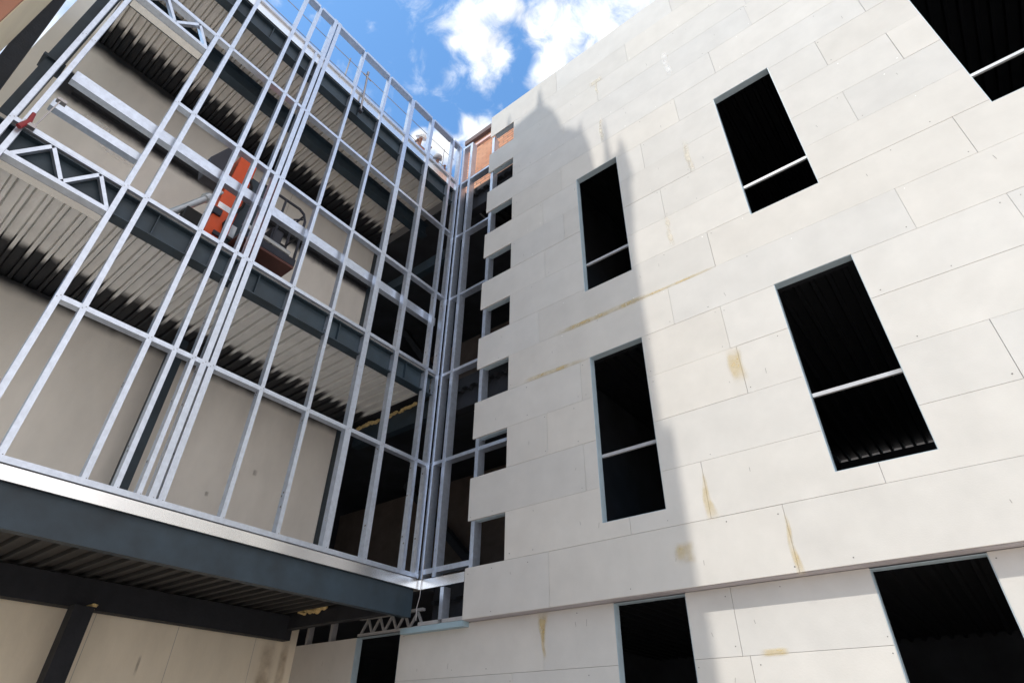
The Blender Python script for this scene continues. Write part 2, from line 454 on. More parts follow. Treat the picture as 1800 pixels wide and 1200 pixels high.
def boards(rows, yf, th, holes, mb):
    for (x0, x1, z0, z1, js) in rows:
        cuts = [x0] + [j for j in js if x0 < j < x1]
        k = cuts[-1]
        while k + 2.95 < x1: k += 2.95; cuts.append(k)
        cuts.append(x1)
        for a, b in zip(cuts, cuts[1:]):
            t = tone(); gx = random.uniform(0.0012, 0.0027); gz = random.uniform(0.0014, 0.0026)
            dy = random.uniform(-0.0012, 0.0012)
            for (p, q, r, s) in subtract((a + gx, b - gx, z0 + gz, z1 - gz), holes):
                mb.box(p, q, yf + dy, yf + th, r, s, 0, t)
            for _ in range(random.choice((0, 1, 1, 2))):      # pencil ticks left by the fixers
                xx = random.uniform(a + 0.1, b - 0.1); zz = random.uniform(z0 + 0.1, z1 - 0.16); hh = random.uniform(0.02, 0.075); sl = random.uniform(-0.012, 0.012)
                if not any(h0 - 0.03 < xx < h1 + 0.03 and v0 - 0.1 < zz < v1 + 0.03 for h0, h1, v0, v1 in holes):
                    yy = yf + dy - 0.0018
                    mb.quad([(xx, yy, zz), (xx + 0.005, yy, zz), (xx + 0.005 + sl, yy, zz + hh), (xx + sl, yy, zz + hh)], 3, (1, 1, 1))
            # screw heads beside the studs behind
            for xs in [a + 0.06, b - 0.06] + [x for x in frange(a + 0.5, b - 0.3, 0.61)]:
                for zs in (z0 + 0.07, z1 - 0.07):
                    if random.random() < 0.36:
                        xx = xs + random.uniform(-0.03, 0.03); zz = zs + random.uniform(-0.02, 0.02)
                        if any(h0 - 0.03 < xx < h1 + 0.03 and v0 - 0.03 < zz < v1 + 0.03 for h0, h1, v0, v1 in holes): continue
                        mi = 2 if (random.random() < 0.45 and zz > 6.5) else 1
                        r_ = random.uniform(0.005, 0.008) * (1.25 if mi == 2 else 1)
                        yy = yf + dy - 0.0022
                        mb.quad([(xx + r_ * math.cos(i * math.pi / 4), yy, zz + r_ * math.sin(i * math.pi / 4)) for i in range(8)], mi, (1, 1, 1))


def frange(a, b, s):
    while a < b:
        yield a
        a += s


rows = []
for k in range(17):
    z0 = Z0 + P_ * k; z1 = z0 + P_
    if k == 16: z1 = 14.55
    rows.append((XM if k % 2 == 1 else XL, XR, z0, z1, JO[k]))
mb = MB(); boards(rows, 0.0, 0.022, WIN, mb)
mb.build('cladding', [BOARD, SCREW, FILLER, PENCIL], right, recalc=False)

# backing sheet just behind the joints keeps daylight out of them
bk = MB()
for k, (x0, x1, z0, z1, js) in enumerate(rows):
    for r_ in subtract((x0 + 0.06, x1, z0 - (0 if k == 0 else 0.0), z1), [(a - 0.0, b + 0.0, c - 0.0, d + 0.0) for a, b, c, d in WIN]):
        bk.quad([(r_[0], 0.024, r_[2]), (r_[1], 0.024, r_[2]), (r_[1], 0.024, r_[3]), (r_[0], 0.024, r_[3])])
bk.build('sheathing', BOARD_EDGE, right, recalc=False)

# lower storey boards stand 15 cm further back
YL = 0.15
LWIN = [(-1.43, -0.42, 0.0, 3.04), (3.20, 4.09, 0.0, 3.2), (5.91, 6.81, 0.0, 3.2), (8.62, 9.52, 0.0, 3.2), (11.3, 12.2, 0.0, 3.2)]
lrows = [(-3.1, XR, 2.405, 3.045, [-1.43, -0.42, 2.19, 4.59, 7.55]), (-3.1, XR, 1.74, 2.405, [-0.42, 1.72, 4.66, 7.3]), (-3.1, XR, 1.07, 1.74, [0.5, 4.3, 7.5]), (-3.1, XR, 0.40, 1.07, [2.2, 5.1]), (-3.1, XR, 0.0, 0.40, [1.7, 4.6])]
lx = [-3.1, -1.43, -0.42, 3.20, 4.09, 5.91, 6.81, 8.62, 9.52, 11.3, 12.2, XR]
for a, b in zip(lx[::2], lx[1::2]):
    mb = MB(); boards([(a, b, z0, z1, js) for (_, _, z0, z1, js) in lrows], YL, 0.022, [], mb)
    mb.build('lower_cladding', [BOARD, SCREW, FILLER, PENCIL], right, recalc=False)
bk = MB()
for r_ in subtract((-3.1, XR, 0, 3.04), LWIN):
    bk.quad([(r_[0], YL + 0.024, r_[2]), (r_[1], YL + 0.024, r_[2]), (r_[1], YL + 0.024, r_[3]), (r_[0], YL + 0.024, r_[3])])
bk.build('lower_sheathing', BOARD_EDGE, right, recalc=False)

# soffit strip of the overhang and the blue sill strip beside the corner
mb = MB(); mb.box(XL + 0.004, XR, 0.026, 0.30, 3.049, 3.075)
mb.build('soffit', BOARD_EDGE, right)
mb = MB(); mb.box(-0.30, XL - 0.003, 0.03, 0.148, 2.985, 3.058)
mb.build('sill_strip', BLUE, right)


def window(parent, x0, x1, z0, z1, yf, rail=None, name='window'):
    w, h = x1 - x0, z1 - z0
    d0, d1 = 0.004, 0.115
    f = MB(); t = 0.006
    f.box(0, t, d0, d1, 0, h); f.box(w - t, w, d0, d1, 0, h); f.box(t, w - t, d0, d1, h - t, h); f.box(t, w - t, d0, d1, 0, t)
    o = f.build(name, BLUE_GALV, parent)
    o.location = Vector((x0, yf, z0)) - parent.location
    if rail is not None:
        r_ = MB(); r_.box(t + 0.002, w - t - 0.002, 0.12, 0.15, rail - z0 - 0.022, rail - z0 + 0.022)
        c = r_.build('window_rail', GALV_DULL, o); c.location = (0, 0, 0)
    return o


BLUE_GALV = mat('window_lining', (0.40, 0.50, 0.56), 0.5, 0.1, 0.08, 6.0)
for a, b, c, d in WIN:
    window(right, a, b, c, d, 0.0, 4.86 if c < 5 else 8.34)
for a, b, c, d in LWIN[1:]:
    window(right, a, b, 0.02, 3.035, YL, None)
window(right, -1.43, -0.42, 0.02, 3.04, YL, None)

# toothed edge: studs and short rails that show between the boards
for x, w in ((0.035, 0.06), (0.30, 0.075), (1.03, 0.07)):
    mb = MB(); mb.box(x - w / 2, x + w / 2, 0.026, 0.18, 3.70, 14.12 if x < 0.5 else 13.7)
    mb.build('stud', GALV, right)
for z, h in ((3.80, 0.075), (5.545, 0.06), (7.30, 0.06), (9.13, 0.055), (10.92, 0.055), (12.72, 0.06)):
    mb = MB(); mb.box(-0.10, 0.262, 0.03, 0.15, z - h / 2, z + h / 2); mb.box(0.338, 0.994, 0.03, 0.17, z - h / 2, z + h / 2)
    if z in (5.545,): mb.box(1.066, 2.2, 0.03, 0.17, z - h / 2, z + h / 2)
    mb.build('rail', GALV, right)
mb = MB(); mb.box(0.066, 0.262, 0.03, 0.16, 14.06, 14.13)
mb.build('rail', GALV, right)
# short heads above each notch
for k in range(1, 17, 2):
    nb = MB()
    zt = Z0 + P_ * (k + 1)
    nb.box(XL + 0.12, XM - 0.002, 0.03, 0.12, zt - 0.012, zt + 0.05)
    nb.box(XM + 0.002, XM + 0.03, 0.03, 0.12, zt - P_, zt - 0.012)
    nb.build('notch_lining', BLUE_GALV, right)

# flashing that turns the corner and the small opening below it
mb = MB(); mb.box(0.045, XL - 0.004, 0.0, 0.02, 3.545, 3.68); mb.build('flashing', FLASH, right)
mb = MB(); mb.box(0.46, 0.53, 0.03, 0.17, 3.11, 3.54); mb.build('stud', GALV, right)
mb = MB(); mb.box(0.06, 0.458, 0.03, 0.15, 3.062, 3.11); mb.box(0.532, 0.94, 0.03, 0.15, 3.062, 3.11); mb.build('rail', GALV_DULL, right)
mb = MB(); mb.box(-0.2, 2.0, 0.6, 0.66, 3.22, 3.30); mb.build('rail', GALV_DULL, right)
# lattice header and opening below the steel beam
mb = MB()
mb.box(-1.45, -0.02, 0.17, 0.23, 3.06, 3.10); mb.box(-1.45, -0.02, 0.17, 0.23, 3.30, 3.34)
for i in range(5):
    x = -1.40 + i * 0.28
    mb.beam((x, 0.2, 3.10), (x + 0.14, 0.2, 3.30), 0.03, 0.03); mb.beam((x + 0.14, 0.2, 3.30), (x + 0.26, 0.2, 3.10), 0.03, 0.03)
mb.build('header_truss', GALV_DULL, right)
for x in (-2.85, -2.2):
    mb = MB(); mb.box(x, x + 0.06, 0.18, 0.28, 3.04, 3.36); mb.build('stud', GALV_DULL, right)

# rooms behind: floors with ribbed deck, rear wall, end wall
def deck_mesh(mb, x0, x1, y0, y1, z, along='x', pitch=0.188, depth=0.06, slots=True):
    """ribbed steel sheet, ribs run along 'along'"""
    prof = [(0.0, 0.62), (0.27, 0.62), (0.275, 1.35), (0.375, 1.35), (0.38, 0), (0.62, 0), (0.625, 1.35), (0.725, 1.35), (0.73, 0.62), (1.0, 0.62)]   # ribs with folded side slots
    if not slots: prof = [(0.0, 1), (0.30, 1), (0.40, 0), (0.62, 0), (0.72, 1), (1.0, 1)]
    a0, a1 = (y0, y1) if along == 'x' else (x0, x1)
    n = int((a1 - a0) / pitch)
    line = []
    for i in range(n):
        for t, u in prof[:-1]:
            line.append((a0 + (i + t) * pitch, z + depth * u, max(0.0, 1 - u * 1.6)))
    line.append((a0 + n * pitch, z + depth * prof[0][1], 0))
    ribs = []
    k = len(mb.v)
    for (c, zz, u) in line:
        if along == 'x': mb.v += [(x0, c, zz), (x1, c, zz)]
        else: mb.v += [(c, y0, zz), (c, y1, zz)]
        ribs += [u, u]
    for i in range(len(line) - 1):
        mb.f.append((k + 2 * i, k + 2 * i + 1, k + 2 * i + 3, k + 2 * i + 2)); mb.mi.append(0)
    return ribs


def add_rib(o, ribs):
    a = o.data.attributes.new('rib', 'FLOAT', 'POINT')
    for i, v in enumerate(ribs): a.data[i].value = v


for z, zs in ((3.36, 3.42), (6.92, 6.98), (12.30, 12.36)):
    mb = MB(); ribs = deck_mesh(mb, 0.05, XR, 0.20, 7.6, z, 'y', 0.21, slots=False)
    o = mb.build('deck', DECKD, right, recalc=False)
    mb = MB(); mb.box(-0.0, XR, 0.505, 7.9, z + 0.065, z + 0.30); mb.build('floor_slab', SLAB if z < 12 else ROOFING, right)
for z in (3.25, 6.78, 12.1):
    mb = MB(); mb.box(0.06, XR, 0.30, 0.50, z - 0.16, z + 0.50 if z < 12 else z + 0.56); mb.build('edge_beam', BLACK, right)
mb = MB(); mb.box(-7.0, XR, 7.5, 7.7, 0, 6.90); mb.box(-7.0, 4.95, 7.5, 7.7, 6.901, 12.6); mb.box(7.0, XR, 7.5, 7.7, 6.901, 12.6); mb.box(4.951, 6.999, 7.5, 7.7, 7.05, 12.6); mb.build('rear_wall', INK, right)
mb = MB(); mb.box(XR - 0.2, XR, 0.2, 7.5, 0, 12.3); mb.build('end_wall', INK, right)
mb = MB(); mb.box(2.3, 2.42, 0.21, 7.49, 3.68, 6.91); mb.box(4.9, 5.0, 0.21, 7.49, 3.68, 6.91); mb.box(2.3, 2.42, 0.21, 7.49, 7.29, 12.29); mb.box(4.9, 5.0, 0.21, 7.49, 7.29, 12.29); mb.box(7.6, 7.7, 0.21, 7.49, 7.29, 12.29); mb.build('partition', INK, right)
mb = MB(); mb.box(1.71, XR, 0.03, 0.2, 12.7, 14.5); mb.build('parapet', BOARD_EDGE, right)

# stains and smears on the boards
def smear(mb, pts, w, y, taper=1.0):
    """quad strip of width w about a short segment in the plane y"""
    (x0, z0), (x1, z1) = pts
    d = Vector((x1 - x0, z1 - z0)); n = Vector((-d.y, d.x)).normalized() * (w / 2)
    N_ = 10
    for i in range(N_):
        t0, t1 = i / N_, (i + 1) / N_
        q = []
        for t in (t0, t1):
            k = taper + (1 - taper) * t
            c = Vector((x0, z0)).lerp(Vector((x1, z1)), t) + Vector((math.sin(t * 9) * 0.012, 0)) * (1 if abs(d.y) > abs(d.x) else 0)
            q.append((c - n * k, c + n * k))
        mb.quad([(q[0][0].x, y, q[0][0].y), (q[1][0].x, y, q[1][0].y), (q[1][1].x, y, q[1][1].y), (q[0][1].x, y, q[0][1].y)], 0, None, [(t0, 0), (t1, 0), (t1, 1), (t0, 1)])


YS = -0.0045
for args in (
        (((2.45, 7.075), (4.55, 7.065)), 0.12, YS),
        (((3.9, 7.06), (5.35, 7.055)), 0.06, YS),
        (((1.9, 6.43), (3.24, 6.395)), 0.10, YS),
        (((4.57, 4.30), (4.60, 3.66)), 0.20, YS, 0.1),
        (((5.335, 3.66), (5.345, 2.98)), 0.11, YS, 0.35),
        (((4.22, 3.55), (4.22, 3.28)), 0.26, YS),
        (((5.22, 5.75), (5.25, 5.2)), 0.22, YS),
):
    mb = MB(); smear(mb, *args); mb.build('adhesive_stain', STAIN, right, recalc=False)
for args in (
        (((2.19, 2.62), (2.18, 3.08)), 0.24, YL - 0.005, 0.08),
        (((2.185, 2.95), (2.2, 2.5)), 0.06, YL - 0.006),
        (((4.75, 2.42), (5.05, 2.42)), 0.08, YL - 0.005),
):
    mb = MB(); smear(mb, *args); mb.build('adhesive_stain', STAIN, right, recalc=False)
for args in (
        (((5.29, 9.9), (5.31, 9.0)), 0.11, YS),
        (((3.87, 11.9), (3.85, 11.05)), 0.10, YS),
        (((3.87, 13.2), (3.87, 12.6)), 0.07, YS),
        (((3.70, 13.1), (4.05, 13.12)), 0.20, YS - 0.001),
        (((4.75, 8.45), (4.77, 7.72)), 0.10, YS),
):
    mb = MB(); smear(mb, *args); mb.build('filler_smear', STAIN_PALE, right, recalc=False)
for args in (
        (((5.32, 12.62), (5.345, 11.72)), 0.13, YS),
        (((7.0, 12.4), (7.6, 12.43)), 0.10, YS),
):
    mb = MB(); smear(mb, *args); mb.build('filler_smear', STAIN_WHITE, right, recalc=False)

# ------------------------------------------------------------------ steel building (left wing): floors, beams, walls
left = thing('steel_frame_building', 'unfinished steel framed wing with ribbed deck soffits and beige rear wall', 'building', (-1.5, -3, 0))
YE = -7.15                                  # end of the wing, beside the camera


def ibeam_y(mb, x_out, y0, y1, zb, zt, w, tf=0.02, tw=0.015):
    xc = x_out - w / 2
    mb.box(x_out - w, x_out, y0, y1, zb, zb + tf); mb.box(x_out - w, x_out, y0, y1, zt - tf, zt)
    mb.box(xc - tw / 2, xc + tw / 2, y0, y1, zb + tf, zt - tf)


# edge beams
mb = MB(); mb.box(-0.14, -0.02, YE, -0.05, 3.17, 3.555); mb.build('edge_beam', DARK, left)
mb = MB(); ibeam_y(mb, -0.03, YE, -0.10, 6.84, 7.235, 0.18)
for s in (0.75, 2.2, 3.65, 5.1): mb.box(-0.20, -0.05, -s - 0.006, -s + 0.006, 6.86, 7.215)
mb.build('edge_beam', DARK, left)
mb = MB(); ibeam_y(mb, -0.05, -6.86, -0.10, 12.02, 12.44, 0.17)
for s in (0.9, 2.9, 4.9): mb.box(-0.21, -0.07, -s - 0.006, -s + 0.006, 12.04, 12.42)
mb.build('edge_beam', DARK, left)
mb = MB(); ibeam_y(mb, -1.28, -6.86, 0.3, 12.02, 12.40, 0.20); mb.build('roof_beam', DARK, left)
# floor slabs: thin edge angle above each deck
for z in (3.57, 7.24):
    mb = MB(); za, zb = (z + 0.02, z + 0.13) if z < 4 else (z + 0.004, z + 0.07); mb.box(-6.9, -0.06, YE, 0.19, za, zb); mb.build('floor_slab', SLAB, left)
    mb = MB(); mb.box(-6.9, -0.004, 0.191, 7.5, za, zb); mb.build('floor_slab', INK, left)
mb = MB(); mb.box(-6.9, -0.04, -6.88, 0.19, 12.50, 12.68); mb.build('roof_slab', ROOFING, left)
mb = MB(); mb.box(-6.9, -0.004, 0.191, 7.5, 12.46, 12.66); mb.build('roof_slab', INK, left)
# ribbed decks with overspray from the rear beams
D1 = overspray(DECK.copy(), 'X', -1.84, -2.10, rib=0.16, amp=0.45, nscale=3.2)
D2 = overspray(DECKR.copy(), 'X', -2.16, -2.40, rib=0.14, amp=0.40, nscale=3.2)
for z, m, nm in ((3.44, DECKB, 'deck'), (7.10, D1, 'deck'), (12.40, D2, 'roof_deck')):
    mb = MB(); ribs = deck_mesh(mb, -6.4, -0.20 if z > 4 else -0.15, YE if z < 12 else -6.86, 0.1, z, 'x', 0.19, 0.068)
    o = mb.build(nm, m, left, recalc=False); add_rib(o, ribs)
# rear walls
W1 = overspray(CONC.copy(), 'Z', 6.85, 7.08, amp=0.10)
W2 = overspray(dark_band(CONC.copy(), 'Z', 10.82, 11.3, 0.22), 'Z', 12.0, 12.3, amp=0.12)  # dark band at mid height with soft lower edge, plus overspray at the top
W0 = mat('old_plaster_wall', (0.85, 0.77, 0.62), 0.95, 0.0, 0.12, 1.2, 0.25, 20, stretch=(1, 1, 0.4))
mb = MB(); mb.box(-3.25, -3.05, YE - 0.4, 0.148, 0, 3.33); mb.build('ground_floor_wall', W0, left)
mb = MB(); mb.box(-3.1, -2.9, YE - 0.27, 0.1, 3.69, 7.095); mb.build('rear_wall', W1, left)
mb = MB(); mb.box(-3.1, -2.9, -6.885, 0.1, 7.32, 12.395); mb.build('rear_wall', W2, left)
mb = MB(); mb.box(-3.1, -2.902, YE - 0.27, -6.886, 7.32, 15.5); mb.build('end_wall', CREAM, left)
JOINT = mat('panel_joint', (0.50, 0.46, 0.40), 0.95, 0.0, 0.2, 6)
SMUDGE = stain_material('grey_smudge', (0.20, 0.17, 0.145), 0.4)
RUST = stain_material('brown_damp_stain', (0.36, 0.26, 0.15), 0.45)
for xw, z0, z1, ss in ((-3.05, 0.0, 3.3, (0.62, 1.9, 3.05, 4.25, 5.5)), (-2.9, 7.33, 12.2, (2.5, 5.0))):
    for s_ in ss:
        mb = MB(); mb.quad([(xw + 0.002, -s_ - 0.004, z0), (xw + 0.002, -s_ + 0.004, z0), (xw + 0.002, -s_ + 0.004, z1), (xw + 0.002, -s_ - 0.004, z1)])
        mb.build('panel_joint', JOINT, left, recalc=False)
for xw, s_, z_, w_, h_, m_ in ((-3.05, 0.35, 2.4, 0.35, 1.7, RUST), (-3.05, 0.05, 2.6, 0.2, 1.3, RUST), (-3.05, 2.3, 2.5, 0.05, 0.35, SMUDGE), (-3.05, 4.4, 2.3, 0.08, 0.5, SMUDGE), 
                               (-2.9, 1.5, 5.6, 0.10, 0.14, SMUDGE), (-2.9, 2.9, 6.2, 0.14, 0.5, SMUDGE), (-2.9, 2.2, 5.0, 0.08, 0.1, SMUDGE), (-2.9, 6.1, 10.55, 0.6, 0.35, STAIN_WHITE), (-2.9, 5.6, 10.35, 0.9, 0.5, STAIN_WHITE)):
    mb = MB(); x = xw + 0.004
    mb.quad([(x, -s_ - w_ / 2, z_ - h_ / 2), (x, -s_ + w_ / 2, z_ - h_ / 2), (x, -s_ + w_ / 2, z_ + h_ / 2), (x, -s_ - w_ / 2, z_ + h_ / 2)], 0, None, [(0, 0), (1, 0), (1, 1), (0, 1)])
    mb.build('wall_stain', m_, left, recalc=False)
mb = MB(); mb.box(-2.93, -2.72, YE, -0.2, 3.06, 3.42); mb.build('rear_bar', BLACK, left)
mb = MB(); mb.box(-2.895, -2.80, -6.65, 0.05, 10.86, 11.2); mb.build('rear_bar', BLACK, left)  # black bar lying along the dark band of this wall
# columns: one by the second bay, one at the rear corner
mb = MB(); mb.box(-2.64, -2.42, -3.53, -3.30, 0, 3.05); mb.build('column', BLACK, left)
mb = MB(); mb.box(-2.55, -2.35, -3.70, -3.50, 3.69, 7.09); mb.build('column', DARK, left)
mb = MB(); mb.box(-2.88, -2.66, -0.05, 0.15, 3.69, 7.09); mb.box(-2.88, -2.66, -0.05, 0.15, 7.32, 12.39); mb.build('column', DARK, left)
# column with end plate and raking prop at the far end of the wing
mb = MB()
mb.box(-0.50, -0.30, -6.96, -6.78, 8.72, 12.0); mb.box(-0.53, -0.27, -6.99, -6.75, 8.68, 8.72); mb.box(-0.49, -0.31, -6.95, -6.79, 3.69, 8.68)
mb.build('column', DARK, left)
mb = MB(); mb.beam((-0.30, -6.99, 5.6), (-0.30, -7.33, 10.6), 0.17, 0.2, up=(1, 0, 0)); mb.build('raking_prop', BLACK, left)
# cross beams that run into the other wing, foam along their top edges
for y, zb, zt in ((0.22, 6.66, 7.03), (0.22, 10.72, 11.02)):
    mb = MB(); mb.box(-2.64, 0.0, y, y + 0.16, zb, zt); mb.build('cross_beam', DARK, left)
mb = MB(); mb.box(-2.95, -0.2, -0.30, -0.16, 3.22, 3.43); mb.build('cross_beam', BLACK, left)


def foam(x0, x1, y, z, n):
    bm = bmesh.new()
    for i in range(n):
        x = x0 + (x1 - x0) * (i + random.random() * 0.8) / n
        r_ = random.uniform(0.02, 0.05)
        mt = Matrix.Translation((x, y + random.uniform(-0.02, 0.02), z + random.uniform(-0.025, 0.02))) @ Matrix.Diagonal((1.6, 1, random.uniform(0.5, 1.0), 1))
        s = bmesh.ops.create_icosphere(bm, subdivisions=2, radius=r_, matrix=mt)
        for v in s['verts']: v.co += Vector((random.uniform(-1, 1), random.uniform(-1, 1), random.uniform(-1, 1))) * 0.008
    me = bpy.data.meshes.new('foam'); bm.to_mesh(me); bm.free(); me.materials.append(FOAM)
    o = bpy.data.objects.new('foam', me); COL.objects.link(o); o.parent = left; o.location = -left.location


foam(-2.55, -0.75, 0.20, 7.04, 34)
foam(-2.45, -1.75, -0.31, 3.44, 16)
foam(-2.60, -2.44, -3.31, 3.055, 3)
# brown block partition and braces deep inside
mb = MB(); mb.box(-7.0, 0.9, 3.2, 3.35, 3.69, 6.9); mb.box(-7.0, 0.9, 3.2, 3.35, 7.31, 11.0); mb.build('partition', BROWN, left)
mb = MB(); mb.beam((-3.9, 2.9, 7.0), (-0.5, 2.9, 3.75), 0.16, 0.2, up=(0, 1, 0)); mb.build('brace', BLACK, left)
mb = MB(); mb.beam((-4.9, 2.9, 12.2), (-1.3, 2.9, 7.35), 0.16, 0.2, up=(0, 1, 0)); mb.build('brace', BLACK, left)
mb = MB(); mb.box(-7.1, -6.9, YE, 7.5, 0, 12.49); mb.build('party_wall', INK, left)
# roof edge: bright flashing
mb = MB(); mb.box(-0.10, -0.035, -6.88, 0.0, 12.46, 12.69); mb.build('roof_flashing', FLASH, left)

# ------------------------------------------------------------------ galvanised stud frame in front of the left wing
fr = thing('stud_frame', 'open grid of galvanised steel studs and rails fixed to the left wing', 'stud frame', (0, -3, 3.7))
DPT = 0.105
zs_rails = (5.51, 7.30, 9.12, 10.98)
studs = [(0.045, 0.075, 3.75, 14.12), (0.31, 0.06, 3.75, 14.1), (1.04, 0.085, 3.75, 14.1), (1.70, 0.10, 3.75, 14.1), (2.42, 0.055, 3.75, 14.1), (3.15, 0.055, 3.75, 14.1),
         (3.855, 0.075, 3.75, 14.2), (3.955, 0.075, 3.75, 14.2), (4.09, 0.05, 3.75, 12.7), (4.32, 0.055, 3.75, 14.1), (4.62, 0.06, 3.75, 14.1), (5.33, 0.06, 3.75, 14.1), (5.58, 0.06, 3.75, 14.1),
         (6.69, 0.055, 3.75, 14.1), (6.80, 0.055, 3.75, 14.1)]


def cstud(y, w, z0, z1, x=0.0, d=DPT):
    """C section: web towards -y, two flanges with lips"""
    mb = MB(); t = 0.004
    mb.box(x - d, x, y - w / 2, y - w / 2 + t, z0, z1)
    mb.box(x - t, x, y - w / 2 + t, y + w / 2, z0, z1)
    mb.box(x - d, x - d + t, y - w / 2 + t, y + w / 2, z0, z1)
    mb.box(x - 0.018, x - t, y + w / 2 - t, y + w / 2, z0, z1)
    mb.box(x - d + t, x - d + 0.018, y + w / 2 - t, y + w / 2, z0, z1)
    return mb


for s, w, z0, z1 in studs:
    mb = cstud(-s, w, z0, z1)
    for z in (4.15, 4.28, 4.9, 5.36, 5.42, 6.1, 6.6, 6.9, 7.7, 8.2, 8.9, 9.0, 9.7, 10.2, 11.6):
        y = -s - w / 2 - 0.003
        for q in range(2):
            if random.random() < 0.5:
                x = -random.uniform(0.025, 0.085); zz = z + random.uniform(-0.05, 0.05); hole = random.random() < 0.35; r_ = 0.014 if hole else 0.010
                mb.quad([(x + r_ * math.cos(i * math.pi / 4), y, zz + r_ * math.sin(i * math.pi / 4)) for i in range(8)], 2 if hole else 1)
    for z in (3.765, 5.51, 7.30, 9.12, 10.98):          # tek screws at the rails
        for q in (-0.014, 0.014):
            mb.quad([(0.0025, -s + q + 0.006 * math.cos(i * math.pi / 3), z + q + 0.006 * math.sin(i * math.pi / 3)) for i in range(6)], 2)
    mb.build('stud', [GALV, FLASH, SCREW], fr, recalc=False)
# bottom track, rails, top rail (butted between studs)
edges = sorted((s - w / 2, s + w / 2) for s, w, a, b in studs)


def rail(z, h, s0, s1, m=GALV, d=DPT, x=0.003):
    mb = MB(); mb.box(x - d, x, -s1, -s0, z - h / 2, z + h / 2)
    return mb


mb = MB(); mb.box(-0.15, 0.004, -6.83, 0.0, 3.712, 3.775); mb.build('bottom_track', GALV, fr)
for z in zs_rails:
    mb = MB(); end = 5.61 if z in (5.51, 9.12) else 6.83
    cuts = [(0.0, 0.0)] + [e for e in edges if not (3.79 < (e[0] + e[1]) / 2 < 4.1) or True]
    prev = 0.0
    for a, b in edges:
        if a - prev > 0.02 and b <= end + 0.01:
            h = 0.062
            mb.box(-DPT, 0.002, -(a - 0.001), -(prev + 0.001), z - h / 2, z + h / 2)
        prev = b
    mb.build('rail', GALV, fr)
for z, h, d, nm in ((12.73, 0.07, 0.13, 'rail'), (14.13, 0.07, 0.14, 'top_rail')):
    mb = MB(); prev = 0.0
    for a, b in edges:
        if abs((a + b) / 2 - 4.09) < 0.02: continue
        if a - prev > 0.02: mb.box(-d, 0.002, -(a - 0.001), -(prev + 0.001), z - h / 2, z + h / 2)
        prev = b
    if nm == 'rail':
        for s in (0.8, 2.0, 2.75, 3.5): mb.box(-0.10, 0.006, -s - 0.012, -s + 0.012, z - 0.06, z + 0.01)
    mb.build(nm, GALV, fr)
# long horizontal channel just inside the studs
mb = MB()
mb.box(-0.20, -0.19, -6.63, -0.08, 8.50, 8.68); mb.box(-0.30, -0.20, -6.63, -0.08, 8.50, 8.505); mb.box(-0.30, -0.20, -6.63, -0.08, 8.675, 8.68)
mb.build('inner_channel', GALV, fr)
mb = MB(); mb.box(-0.20, -0.19, -6.63, -5.60, 7.93, 8.06); mb.box(-0.30, -0.20, -6.63, -5.60, 7.93, 7.935); mb.build('inner_channel', GALV, fr)
# lattice headers over the end openings
for z0, z1 in ((6.83, 7.265), (10.54, 10.945)):
    mb = MB(); s0, s1 = 5.612, 6.66
    mb.box(-0.12, 0.0, -s1, -s0, z0 - 0.03, z0 + 0.03)
    mb.box(-0.12, 0.0, -s1, -s0, z1 - 0.012, z1 + 0.012)
    pts = [(5.63, z0), (5.85, z1), (6.12, z0), (6.36, z1), (6.61, z0)]
    for (a, za), (b, zb) in zip(pts, pts[1:]):
        up = za < zb
        mb.beam((-0.045, -a, za + (0.03 if za < zb else -0.012)), (-0.045, -b, zb + (-0.012 if za < zb else 0.03)), 0.045, 0.07, up=(1, 0, 0))
    mb.build('header_truss', GALV, fr)
    mb = MB(); mb.box(-0.26, -0.125, -s1, -s0, z0 - 0.035, z0 - 0.02); mb.build('header_plate', FLASH, fr)
# bright flashing under the frame
mb = MB(); mb.box(0.02, 0.045, -YE * 1.0 if False else -7.3, -0.0, 3.55, 3.682)
mb.build('flashing', FLASH, fr)
# safety cables behind the roof edge
cab = thing('safety_cables', 'two thin steel cables strung along the roof edge behind the studs', 'safety line', (-0.3, -3.5, 12.68))
for z in (13.30, 13.88):
    mb = MB(); mb.tube([(-0.28, -7.0 + i * 0.7, z - 0.03 * math.sin(math.pi * i / 10)) for i in range(11)], 0.008, 6); mb.build('cable', STEEL, cab)
for s in (0.35, 3.3, 6.6):
    mb = MB(); mb.tube([(-0.30, -s, 12.68), (-0.30, -s, 13.95)], 0.018, 8); mb.build('post', GALV_DULL, cab)

# ------------------------------------------------------------------ orange mast lift on the upper floor
lift = thing('mast_lift', 'orange mast lift with dark guard-railed basket standing behind the studs', 'lift', (-1.2, -3.8, 7.32))
mb = MB(); mb.box(-1.75, -0.75, -4.75, -3.15, 7.50, 7.92); mb.build('chassis', NAVY, lift, bevel=0.03)
for x in (-1.78, -0.72):
    for y in (-4.5, -3.4):
        mb = MB(); mb.tube([(x - 0.06, y, 7.51), (x + 0.06, y, 7.51)], 0.19, 20); w_ = mb.build('wheel', RUBBER, lift)
mb = MB()
mb.prism([(-4.34, 7.93), (-4.00, 7.93), (-3.96, 9.2), (-3.97, 10.12), (-4.27, 10.15), (-4.30, 9.2)], 'x', -1.34, -1.02)
mb.build('mast', ORANGE, lift, bevel=0.02)
mb = MB(); mb.box(-1.38, -0.98, -4.345, -4.20, 8.60, 8.74); mb.build('mast_bracket', NAVY, lift, bevel=0.01)
mb = MB(); mb.box(-1.0, -0.96, -4.22, -4.08, 8.2, 8.28); mb.build('mast_bracket', NAVY, lift, bevel=0.01)
